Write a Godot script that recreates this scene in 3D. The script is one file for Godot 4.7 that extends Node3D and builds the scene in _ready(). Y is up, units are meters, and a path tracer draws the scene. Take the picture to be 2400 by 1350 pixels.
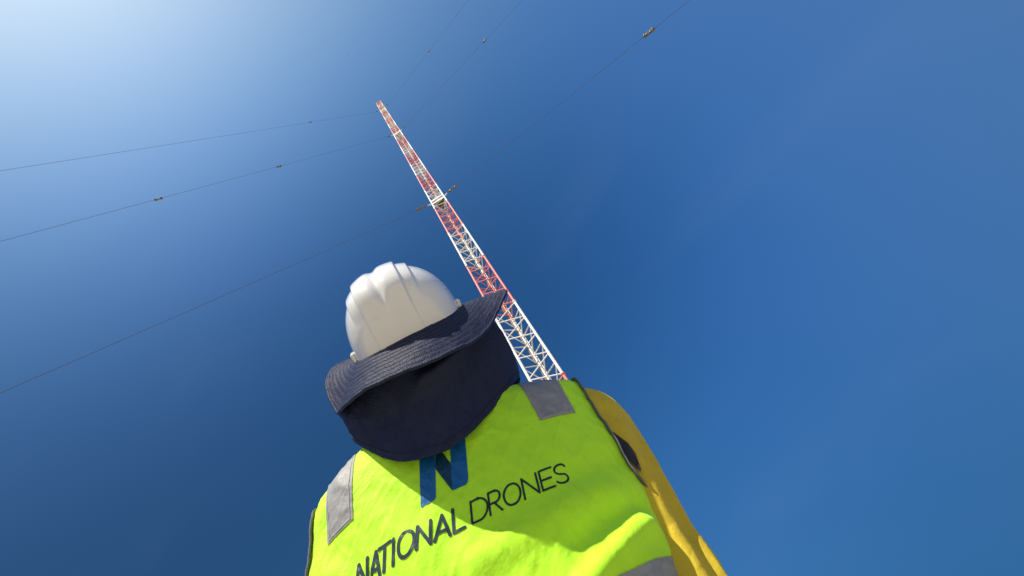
extends Node3D
# A worker in a hi-vis vest and a hard hat with a sun brim looks up at a guyed lattice mast.
# Metres, y up. The camera stands at the origin, 1.0 m above the ground.

const CAM_HEIGHT := 1.0
const FOCAL := 950.0            # pixels of the 2400 x 1350 photograph
const EXPOSURE := 1.6
const FACING := -24.75          # degrees: the direction the person faces
const PERSON_AWAY := 0.66       # metres from the camera to the person's axis
var sun_to := Vector3.UP        # towards the sun, in the world

var rng := RandomNumberGenerator.new()
var noise := FastNoiseLite.new()
var M := {}

# ------------------------------------------------------------------ helpers
func lin(r: float, g: float, b: float) -> Color:
	return Color(r, g, b).linear_to_srgb()

func mat(called: String, c: Color, rough := 0.6, metal := 0.0) -> StandardMaterial3D:
	var m := StandardMaterial3D.new()
	m.resource_name = called
	m.albedo_color = c
	m.roughness = rough
	m.metallic = metal
	M[called] = m
	return m

func noise_tex(freq: float, ramp: Array, seed_: int, size := 512, kind := FastNoiseLite.TYPE_SIMPLEX_SMOOTH, octaves := 4) -> ImageTexture:
	# a seamless noise picture, computed at once so that every run is the same
	var n := FastNoiseLite.new()
	n.seed = seed_
	n.noise_type = kind
	n.frequency = freq
	n.fractal_octaves = octaves
	var im := n.get_seamless_image(size, size)
	var out := Image.create(size, size, false, Image.FORMAT_RGB8)
	var g := Gradient.new()
	g.offsets = PackedFloat32Array(ramp.map(func(a): return a[0]))
	g.colors = PackedColorArray(ramp.map(func(a): return a[1]))
	for y in size:
		for x in size:
			out.set_pixel(x, y, g.sample(im.get_pixel(x, y).r))
	return ImageTexture.create_from_image(out)

func bump_tex(freq: float, seed_: int, strength: float, size := 512, octaves := 4) -> ImageTexture:
	var n := FastNoiseLite.new()
	n.seed = seed_
	n.frequency = freq
	n.fractal_octaves = octaves
	var im := n.get_seamless_image(size, size)
	im.convert(Image.FORMAT_RGBA8)
	im.bump_map_to_normal_map(strength)
	return ImageTexture.create_from_image(im)

func weave_tex(size: int, period: int, strength: float, jitter: float) -> ImageTexture:
	# fabric: threads over and under
	var r := RandomNumberGenerator.new()
	r.seed = 77
	var im := Image.create(size, size, false, Image.FORMAT_RGBA8)
	for y in size:
		for x in size:
			var a := sin(TAU * float(x) / period) * sin(TAU * float(y) / period)
			var v := clampf(0.5 + 0.3 * a + r.randf_range(-jitter, jitter), 0, 1)
			im.set_pixel(x, y, Color(v, v, v))
	im.bump_map_to_normal_map(strength)
	return ImageTexture.create_from_image(im)

func tri(m: StandardMaterial3D, scale: float) -> void:
	m.uv1_triplanar = true
	m.uv1_scale = Vector3.ONE * scale

func mi(called: String, mesh: Mesh, m: Material, parent: Node3D) -> MeshInstance3D:
	var o := MeshInstance3D.new()
	o.name = called
	o.mesh = mesh
	o.material_override = m
	o.cast_shadow = GeometryInstance3D.SHADOW_CASTING_SETTING_ON
	parent.add_child(o, true)
	return o

func tag(o: Node, label: String, category: String, group := "") -> void:
	o.set_meta("label", label)
	o.set_meta("category", category)
	if group != "":
		o.set_meta("group", group)

func commit(v: PackedVector3Array, n: PackedVector3Array, idx: PackedInt32Array, uv := PackedVector2Array()) -> ArrayMesh:
	# turn every triangle so that it faces the way its normals do (front faces run clockwise)
	for i in range(0, idx.size(), 3):
		var a := v[idx[i]]
		var c := (v[idx[i + 1]] - a).cross(v[idx[i + 2]] - a)
		if c.dot(n[idx[i]] + n[idx[i + 1]] + n[idx[i + 2]]) > 0:
			var s := idx[i + 1]
			idx[i + 1] = idx[i + 2]
			idx[i + 2] = s
	var arr := []
	arr.resize(Mesh.ARRAY_MAX)
	arr[Mesh.ARRAY_VERTEX] = v
	arr[Mesh.ARRAY_NORMAL] = n
	if uv.size() == v.size():
		arr[Mesh.ARRAY_TEX_UV] = uv
	arr[Mesh.ARRAY_INDEX] = idx
	var am := ArrayMesh.new()
	am.add_surface_from_arrays(Mesh.PRIMITIVE_TRIANGLES, arr)
	return am

class Bag:
	var v := PackedVector3Array()
	var n := PackedVector3Array()
	var i := PackedInt32Array()
	var uv := PackedVector2Array()

func grid_normals(P: Array, wrap: bool) -> Array:
	var R := P.size()
	var C: int = P[0].size()
	var N := []
	for r in R:
		var row := PackedVector3Array()
		var up: PackedVector3Array = P[mini(r + 1, R - 1)]
		var dn: PackedVector3Array = P[maxi(r - 1, 0)]
		var me: PackedVector3Array = P[r]
		for c in C:
			var l := (c - 1 + C) % C if wrap else maxi(c - 1, 0)
			var g := (c + 1) % C if wrap else mini(c + 1, C - 1)
			row.append((me[g] - me[l]).cross(up[c] - dn[c]).normalized())
		N.append(row)
	return N

func add_grid(b: Bag, P: Array, wrap: bool, flip := false, uvs := Vector2.ZERO) -> void:
	var N := grid_normals(P, wrap)
	var base := b.v.size()
	var R := P.size()
	var C: int = P[0].size()
	for r in R:
		for c in C:
			b.v.append(P[r][c])
			b.n.append(-N[r][c] if flip else N[r][c])
			b.uv.append(Vector2(float(c) / C, float(r) / R) * uvs)
	for r in R - 1:
		for c in (C if wrap else C - 1):
			var c2 := (c + 1) % C
			var a := base + r * C + c
			var d := base + r * C + c2
			var e := base + (r + 1) * C + c
			var f := base + (r + 1) * C + c2
			b.i.append_array(PackedInt32Array([a, d, e, d, f, e]))

func done(b: Bag) -> ArrayMesh:
	return commit(b.v, b.n, b.i, b.uv)

func add_tube(b: Bag, path: PackedVector3Array, rad: Callable, segs := 10, flat := 1.0, flat_dir := Vector3.ZERO, caps := true) -> void:
	# a tube along a path; flat < 1 squeezes it along flat_dir
	var P := []
	var prev := Vector3.ZERO
	for k in path.size():
		var t := (path[mini(k + 1, path.size() - 1)] - path[maxi(k - 1, 0)]).normalized()
		var u: Vector3
		if flat_dir != Vector3.ZERO:
			u = (flat_dir - t * t.dot(flat_dir)).normalized()
		elif k == 0:
			u = t.cross(Vector3.RIGHT if absf(t.x) < 0.8 else Vector3.UP).normalized()
		else:
			u = (prev - t * t.dot(prev)).normalized()
		prev = u
		var w := t.cross(u)
		var r: float = rad.call(float(k) / maxf(1, path.size() - 1))
		var row := PackedVector3Array()
		for s in segs:
			var a := TAU * s / segs
			row.append(path[k] + u * cos(a) * r * flat + w * sin(a) * r)
		P.append(row)
	add_grid(b, P, true, true)
	if caps:
		for e in [0, P.size() - 1]:
			var nn := (path[e] - path[1 if e == 0 else e - 1]).normalized()
			var at := b.v.size()
			b.v.append(path[e]); b.n.append(nn); b.uv.append(Vector2.ZERO)
			for s in segs:
				b.v.append(P[e][s]); b.n.append(nn); b.uv.append(Vector2.ZERO)
			for s in segs:
				b.i.append_array(PackedInt32Array([at, at + 1 + s, at + 1 + (s + 1) % segs]))

func rod(a: Vector3, c: Vector3, r: float, segs := 10) -> ArrayMesh:
	var b := Bag.new()
	add_tube(b, PackedVector3Array([a, c]), func(_t): return r, segs)
	return done(b)

func add_box(b: Bag, xf: Transform3D, size: Vector3, bevel := 0.0) -> void:
	# a box with chamfered edges
	var h := size / 2
	var st := SurfaceTool.new()
	if bevel <= 0.0:
		bevel = minf(h.x, minf(h.y, h.z)) * 0.12
	var pts := []
	for ax in 3:
		for s in [-1.0, 1.0]:
			var e := [Vector3.RIGHT, Vector3.UP, Vector3.BACK]
			var n: Vector3 = e[ax] * s
			var u: Vector3 = e[(ax + 1) % 3]
			var w: Vector3 = e[(ax + 2) % 3]
			var q := []
			for k in [[-1, -1], [1, -1], [1, 1], [-1, 1]]:
				q.append(n * h[ax] + u * (h[(ax + 1) % 3] - bevel) * k[0] + w * (h[(ax + 2) % 3] - bevel) * k[1])
			pts.append([n, q])
	for f in pts:
		var at := b.v.size()
		for q in f[1]:
			b.v.append(xf * q); b.n.append(xf.basis * f[0]); b.uv.append(Vector2.ZERO)
		b.i.append_array(PackedInt32Array([at, at + 1, at + 2, at, at + 2, at + 3]))
	# chamfers between neighbouring faces, and the corners
	for i in 6:
		for j in range(i + 1, 6):
			var ni: Vector3 = pts[i][0]
			var nj: Vector3 = pts[j][0]
			if absf(ni.dot(nj)) > 0.5:
				continue
			var a := []
			var c := []
			for q in pts[i][1]:
				if q.dot(nj) > 0: a.append(q)
			var ax := ni.cross(nj)
			a.sort_custom(func(x, y): return x.dot(ax) < y.dot(ax))
			for q in pts[j][1]:
				if q.dot(ni) > 0: c.append(q)
			c.sort_custom(func(x, y): return x.dot(ax) < y.dot(ax))
			var n := (ni + nj).normalized()
			var at := b.v.size()
			for q in [a[0], a[1], c[1], c[0]]:
				b.v.append(xf * q); b.n.append(xf.basis * n); b.uv.append(Vector2.ZERO)
			b.i.append_array(PackedInt32Array([at, at + 1, at + 2, at, at + 2, at + 3]))
	for sx in [-1, 1]:
		for sy in [-1, 1]:
			for sz in [-1, 1]:
				var s := Vector3(sx, sy, sz)
				var at := b.v.size()
				for k in 3:
					var q := (h - Vector3.ONE * bevel) * s
					q[k] = h[k] * s[k]
					b.v.append(xf * q); b.n.append(xf.basis * s.normalized()); b.uv.append(Vector2.ZERO)
				b.i.append_array(PackedInt32Array([at, at + 1, at + 2]))

func box(size: Vector3, bevel := 0.0) -> ArrayMesh:
	var b := Bag.new()
	add_box(b, Transform3D.IDENTITY, size, bevel)
	return done(b)

func capsule(p: Vector3, a: Vector3, c: Vector3, ra: float, rc: float) -> float:
	var ac := c - a
	var t := clampf((p - a).dot(ac) / ac.length_squared(), 0, 1)
	return p.distance_to(a + ac * t) - lerpf(ra, rc, t)

func smin(a: float, b: float, k: float) -> float:
	var h := maxf(k - absf(a - b), 0.0) / k
	return minf(a, b) - h * h * k * 0.25

func surface_nets(b: Bag, lo: Vector3, hi: Vector3, cell: float, sdf: Callable) -> void:
	var nx := int(ceil((hi.x - lo.x) / cell)) + 1
	var ny := int(ceil((hi.y - lo.y) / cell)) + 1
	var nz := int(ceil((hi.z - lo.z) / cell)) + 1
	var f := PackedFloat32Array()
	f.resize(nx * ny * nz)
	var k := 0
	for x in nx:
		for y in ny:
			var z := 0
			while z < nz:
				var d: float = sdf.call(lo + Vector3(x, y, z) * cell)
				f[k] = d
				k += 1
				z += 1
				# far from the surface: skip ahead
				var jump := int(absf(d) / cell * 0.55) - 1
				while jump > 0 and z < nz:
					f[k] = d
					k += 1
					z += 1
					jump -= 1
	var sx := ny * nz
	var sy := nz
	var vid := {}
	var corner := [0, sx, sy, sx + sy, 1, sx + 1, sy + 1, sx + sy + 1]
	var off := [Vector3(0, 0, 0), Vector3(1, 0, 0), Vector3(0, 1, 0), Vector3(1, 1, 0), Vector3(0, 0, 1), Vector3(1, 0, 1), Vector3(0, 1, 1), Vector3(1, 1, 1)]
	var edges := [[0, 1], [2, 3], [4, 5], [6, 7], [0, 2], [1, 3], [4, 6], [5, 7], [0, 4], [1, 5], [2, 6], [3, 7]]
	for x in nx - 1:
		for y in ny - 1:
			for z in nz - 1:
				var i0 := x * sx + y * sy + z
				var mask := 0
				for c in 8:
					if f[i0 + corner[c]] < 0: mask |= 1 << c
				if mask == 0 or mask == 255:
					continue
				var s := Vector3.ZERO
				var cnt := 0
				for e in edges:
					var fa := f[i0 + corner[e[0]]]
					var fb := f[i0 + corner[e[1]]]
					if (fa < 0) != (fb < 0):
						s += (off[e[0]] as Vector3).lerp(off[e[1]], fa / (fa - fb))
						cnt += 1
				var p := lo + (Vector3(x, y, z) + s / cnt) * cell
				var h := cell * 0.5
				var g := Vector3(sdf.call(p + Vector3(h, 0, 0)) - sdf.call(p - Vector3(h, 0, 0)), sdf.call(p + Vector3(0, h, 0)) - sdf.call(p - Vector3(0, h, 0)), sdf.call(p + Vector3(0, 0, h)) - sdf.call(p - Vector3(0, 0, h)))
				vid[i0] = b.v.size()
				b.v.append(p)
				b.n.append(g.normalized())
				b.uv.append(Vector2.ZERO)
	for i0 in vid:
		var ins := f[i0] < 0
		for ax in [[sx, sy, 1], [sy, 1, sx], [1, sx, sy]]:
			if (f[i0 + ax[0]] < 0) != ins:
				var q := [i0, i0 - ax[1], i0 - ax[1] - ax[2], i0 - ax[2]]
				if vid.has(q[1]) and vid.has(q[2]) and vid.has(q[3]):
					b.i.append_array(PackedInt32Array([vid[q[0]], vid[q[1]], vid[q[2]], vid[q[0]], vid[q[2]], vid[q[3]]]))

func curve_at(pts: Array, t: float) -> float:
	# smooth interpolation through [t, value] pairs
	if t <= pts[0][0]: return pts[0][1]
	if t >= pts[-1][0]: return pts[-1][1]
	for k in pts.size() - 1:
		if t <= pts[k + 1][0]:
			var a = pts[maxi(k - 1, 0)]
			var b = pts[k]
			var c = pts[k + 1]
			var d = pts[mini(k + 2, pts.size() - 1)]
			var h: float = c[0] - b[0]
			var u: float = (t - b[0]) / h
			var mb: float = (c[1] - a[1]) / maxf(c[0] - a[0], 1e-6) * h
			var mc: float = (d[1] - b[1]) / maxf(d[0] - b[0], 1e-6) * h
			return (2 * u * u * u - 3 * u * u + 1) * b[1] + (u * u * u - 2 * u * u + u) * mb + (-2 * u * u * u + 3 * u * u) * c[1] + (u * u * u - u * u) * mc
	return pts[-1][1]

# ------------------------------------------------------------------ main
func _ready() -> void:
	rng.seed = 11
	noise.seed = 5
	noise.frequency = 1.0
	camera_and_light()
	materials()
	ground()
	mast()
	guys()
	person()

func person_dir(p: Vector3) -> Vector3:
	# from the person's own axes (x right, y up, z backwards) to the world
	return p.rotated(Vector3.UP, deg_to_rad(-FACING))

func camera_and_light() -> void:
	var cam := Camera3D.new()
	cam.name = "camera"
	# the mast's legs meet at pixel (818, 127): that is where the camera sees the zenith
	var up_c := Vector3(818 - 1200, 675 - 127, -FOCAL).normalized()
	var fw := Vector3(0, 0, -1)
	var level := (fw - up_c * fw.dot(up_c)).normalized()
	var right := level.cross(up_c)
	var B := Basis(right, up_c, -level).transposed()
	cam.transform = Transform3D(B, Vector3(0, CAM_HEIGHT, 0))
	cam.fov = rad_to_deg(2 * atan(675.0 / FOCAL))
	cam.near = 0.05
	cam.far = 6000
	add_child(cam)
	cam.current = true

	sun_to = person_dir(Vector3(-0.39, 0.80, 0.45).normalized())
	var sun := DirectionalLight3D.new()
	sun.name = "sun"
	sun.light_energy = 1.4
	sun.light_color = Color(1.0, 0.965, 0.9)
	sun.light_angular_distance = 0.5
	sun.shadow_enabled = true
	add_child(sun)
	sun.look_at_from_position(sun_to * 50, Vector3.ZERO, Vector3.FORWARD)

	var env := Environment.new()
	env.background_mode = Environment.BG_SKY
	env.tonemap_mode = Environment.TONE_MAPPER_LINEAR
	env.tonemap_exposure = EXPOSURE
	env.sdfgi_enabled = true
	env.ssao_enabled = true
	env.ssil_enabled = true
	var sky := Sky.new()
	var pm := PanoramaSkyMaterial.new()
	pm.panorama = sky_picture()
	sky.sky_material = pm
	env.sky = sky
	env.ambient_light_source = Environment.AMBIENT_SOURCE_SKY
	env.reflected_light_source = Environment.REFLECTION_SOURCE_SKY
	var we := WorldEnvironment.new()
	we.name = "environment"
	we.environment = env
	add_child(we)

func sky_picture() -> ImageTexture:
	# clear air over dry country: pale round the sun, deep blue across from it, a little paler to the right
	# smooth functions of direction, fitted to the sky in the photograph
	var K := [
		[-2.8042, -0.1813, -0.1848, 0.6430, 0.6628, 0.4285, -0.4738, 0.3705, 0.3051, -0.2203, 0.4621, 0.0287, -1.7285, -0.7958, 0.1179, -0.1086, -0.2315, 0.3181, -0.1084, 0.1633, 0.0250, -0.0745, 0.0454, -0.6116, 0.6256, 0.4195, 0.6455],
		[-1.4585, -0.0942, -0.7104, 0.1976, 0.4847, 0.6450, -0.3858, 0.2751, 0.3359, -0.1518, 0.1321, 0.0229, -1.3340, -0.2219, 0.0744, -0.0053, -0.2941, 0.2655, -0.0965, 0.2264, -0.0118, 0.0423, 0.0252, -0.4264, 0.7814, 0.2176, 0.3630],
		[-0.5942, -0.0044, -0.7070, -0.0036, 0.2898, 0.7440, -0.2228, 0.3813, 0.2184, -0.0035, -0.1333, 0.0769, -1.4932, -0.2166, 0.1027, 0.0193, -0.1929, 0.3544, -0.1757, 0.2573, -0.2976, 0.1576, -0.0031, -0.3255, 0.9469, -0.0066, 0.2148],
	]
	var w := 640
	var h := 320
	var im := Image.create(w, h, false, Image.FORMAT_RGBF)
	var wisps := FastNoiseLite.new()
	wisps.seed = 31
	wisps.frequency = 1.0
	wisps.fractal_octaves = 4
	for yy in h:
		var v := (yy + 0.5) / h * PI
		for xx in w:
			var u := (xx + 0.5) / w * TAU
			var d := Vector3(sin(u) * sin(v), maxf(cos(v), 0.0), -cos(u) * sin(v)).normalized() if yy < h - 3 and yy > 0 else Vector3.UP
			var x := d.x
			var y := d.y
			var z := d.z
			var g := rad_to_deg(acos(clampf(d.dot(sun_to), -1, 1)))
			var F := [1.0, x, y, z, x * y, y * z, x * z, x * x - z * z, 3 * y * y - 1, x * (5 * y * y - 1), z * (5 * y * y - 1), y * (5 * y * y - 3), y * (x * x - z * z), x * y * z, x * (x * x - 3 * z * z), z * (3 * x * x - z * z), x * z * (7 * y * y - 1), (x * x - z * z) * (7 * y * y - 1), x * y * (7 * y * y - 3), z * y * (7 * y * y - 3), y * x * (x * x - 3 * z * z), y * z * (3 * x * x - z * z), x * x * x * x - 6 * x * x * z * z + z * z * z * z, x * z * (x * x - z * z), exp(-g / 12), exp(-g / 28), exp(-pow(g / 45, 2.0))]
			var c := Vector3.ZERO
			for k in 27:
				c += Vector3(K[0][k], K[1][k], K[2][k]) * F[k]
			c = Vector3(exp(c.x), exp(c.y), exp(c.z))
			# the thinnest veil of high cloud, drawn out in streaks
			var wv := wisps.get_noise_3d(x * 0.8 + y * 1.6, y * 1.5 - x * 1.6 + z * 3.0, z * 1.0) * 0.5 + 0.5
			c = c.lerp(Vector3(0.45, 0.56, 0.74), smoothstep(0.5, 1.0, wv) * 0.03) / EXPOSURE
			im.set_pixel(xx, yy, Color(c.x, c.y, c.z))
	im.resize(2048, 1024, Image.INTERPOLATE_CUBIC)
	return ImageTexture.create_from_image(im)

func materials() -> void:
	var weave := weave_tex(256, 8, 6.0, 0.25)
	var crumple := bump_tex(0.012, 3, 14.0)
	# hi-vis polyester
	var m := mat("hi_vis", Color.WHITE, 0.75)
	m.albedo_texture = noise_tex(0.02, [[0.0, lin(0.43, 0.86, 0.012)], [0.5, lin(0.465, 0.90, 0.014)], [1.0, lin(0.495, 0.92, 0.018)]], 8, 256)
	tri(m, 6.0)
	m.normal_enabled = true
	m.normal_texture = bump_tex(0.05, 21, 5.0, 512, 5)
	m.normal_scale = 0.18
	m.rim_enabled = true
	m.rim = 0.15
	# yellow cotton drill
	m = mat("yellow_cotton", Color.WHITE, 0.85)
	m.albedo_texture = noise_tex(0.015, [[0.0, lin(0.54, 0.40, 0.020)], [0.5, lin(0.58, 0.435, 0.024)], [1.0, lin(0.61, 0.46, 0.027)]], 12, 256)
	tri(m, 5.0)
	m.normal_enabled = true
	m.normal_texture = crumple
	m.normal_scale = 0.3
	# silver reflective tape and the grey binding
	m = mat("silver_tape", Color.WHITE, 0.62)
	m.albedo_texture = noise_tex(0.02, [[0.0, lin(0.20, 0.205, 0.215)], [0.6, lin(0.27, 0.275, 0.285)], [1.0, lin(0.33, 0.335, 0.345)]], 14, 256)
	tri(m, 7.0)
	m.normal_enabled = true
	m.normal_texture = crumple
	m.normal_scale = 0.3
	m = mat("grey_binding", lin(0.11, 0.115, 0.135), 0.75)
	tri(m, 60.0)
	m.normal_enabled = true
	m.normal_texture = weave
	m.normal_scale = 0.5
	mat("thread", lin(0.35, 0.35, 0.36), 0.8)
	# print
	mat("bold_print", lin(0.022, 0.040, 0.050), 0.38)
	mat("light_print", lin(0.006, 0.020, 0.016), 0.5)
	mat("blue_print", lin(0.003, 0.105, 0.32), 0.45)
	mat("navy_print", lin(0.003, 0.040, 0.090), 0.45)
	# navy cloth of the brim and the neck flap
	m = mat("navy_cloth", Color.WHITE, 0.5)
	m.albedo_texture = noise_tex(0.28, [[0.0, lin(0.004, 0.006, 0.020)], [0.45, lin(0.012, 0.016, 0.045)], [0.62, lin(0.027, 0.034, 0.082)], [1.0, lin(0.11, 0.125, 0.23)]], 9, 512, FastNoiseLite.TYPE_SIMPLEX, 3)
	tri(m, 7.0)
	m.normal_enabled = true
	m.normal_texture = weave
	m.normal_scale = 0.4
	m.metallic_specular = 0.22
	mat("navy_thread", lin(0.012, 0.013, 0.028), 0.8)
	mat("black_webbing", lin(0.018, 0.019, 0.021), 0.75)
	# helmet shell
	m = mat("white_shell", Color.WHITE, 0.2)
	m.albedo_texture = noise_tex(0.006, [[0.0, lin(0.60, 0.59, 0.56)], [0.2, lin(0.74, 0.74, 0.735)], [0.5, lin(0.77, 0.77, 0.765)], [1.0, lin(0.79, 0.79, 0.785)]], 2, 512, FastNoiseLite.TYPE_SIMPLEX, 6)
	tri(m, 3.0)
	m.normal_enabled = true
	m.normal_texture = bump_tex(0.03, 4, 3.0)
	m.normal_scale = 0.06
	m.clearcoat_enabled = true
	m.clearcoat = 0.8
	m.clearcoat_roughness = 0.06
	# body, trousers, boots
	mat("skin", lin(0.50, 0.30, 0.21), 0.55)
	mat("dark_hair", lin(0.03, 0.02, 0.015), 0.7)
	m = mat("navy_drill", lin(0.03, 0.035, 0.06), 0.85)
	mat("boot_leather", lin(0.16, 0.09, 0.045), 0.6)
	mat("boot_rubber", lin(0.02, 0.02, 0.02), 0.8)
	# mast paint: faded, chalky, with rust weeping at joints
	for c in [["white_paint", [0.62, 0.60, 0.55], [0.78, 0.765, 0.72]], ["red_paint", [0.56, 0.125, 0.10], [0.70, 0.18, 0.15]]]:
		m = mat(c[0], Color.WHITE, 0.55)
		var a: Array = c[1]
		var b: Array = c[2]
		m.albedo_texture = noise_tex(0.02, [[0.0, lin(0.30, 0.17, 0.09)], [0.16, lin(a[0], a[1], a[2])], [0.5, lin(b[0], b[1], b[2])], [1.0, lin(b[0] * 1.03, b[1] * 1.03, b[2] * 1.03)]], 40, 512, FastNoiseLite.TYPE_SIMPLEX_SMOOTH, 5)
		tri(m, 0.6)
		m.uv1_world_triplanar = true
	mat("steel_grating", lin(0.10, 0.10, 0.085), 0.7)
	mat("galvanised", lin(0.21, 0.18, 0.115), 0.6)
	mat("guy_steel", lin(0.06, 0.07, 0.09), 0.9)
	mat("porcelain", lin(0.13, 0.085, 0.055), 0.25)
	m = mat("concrete", Color.WHITE, 0.9)
	m.albedo_texture = noise_tex(0.02, [[0.0, lin(0.30, 0.29, 0.27)], [1.0, lin(0.42, 0.41, 0.38)]], 51, 256)
	tri(m, 1.0)
	m = mat("dry_ground", Color.WHITE, 0.95)
	m.albedo_texture = noise_tex(0.012, [[0.0, lin(0.25, 0.215, 0.16)], [0.45, lin(0.34, 0.30, 0.225)], [1.0, lin(0.43, 0.385, 0.295)]], 60, 1024, FastNoiseLite.TYPE_SIMPLEX_SMOOTH, 6)
	tri(m, 0.12)
	m.normal_enabled = true
	m.normal_texture = bump_tex(0.04, 61, 8.0)

func ground() -> void:
	# one dry, sandy plain
	var b := Bag.new()
	var radii := [0.0, 3.0, 8.0, 20.0, 60.0, 200.0, 700.0, 2500.0, 5000.0]
	var P := []
	for r in radii:
		var row := PackedVector3Array()
		for s in 64:
			var a := TAU * s / 64
			row.append(Vector3(cos(a) * maxf(r, 0.01), 0, sin(a) * maxf(r, 0.01)))
		P.append(row)
	add_grid(b, P, true)
	for k in b.n.size(): b.n[k] = Vector3.UP
	var o := mi("ground", done(b), M.dry_ground, self)
	o.set_meta("kind", "structure")
	o.set_meta("label", "dry sandy plain under the mast")

# ------------------------------------------------------------------ the mast
const MAST_AT := Vector3(-0.904, 0, -12.320)
const MAST_TURN := 2.47
const FACE := 1.213             # width of a face
const BAY := 1.383              # height of a bay
const BAY0 := 11.45             # height of bay line 0
const LEVELS := [17, 43, 67]    # bay lines that the guys hold

func leg_at(k: int) -> Vector3:
	# 0 left front, 1 right front, 2 far
	var a: float = [-PI / 3, PI / 3, PI][k]
	return Vector3(sin(a), 0, cos(a)) * FACE * 0.57735

func bay_y(n: float) -> float:
	return BAY0 + BAY * n

func band(n: float) -> Material:
	return M.white_paint if posmod(int(floor(n / 4.0)), 2) == 0 else M.red_paint

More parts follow.
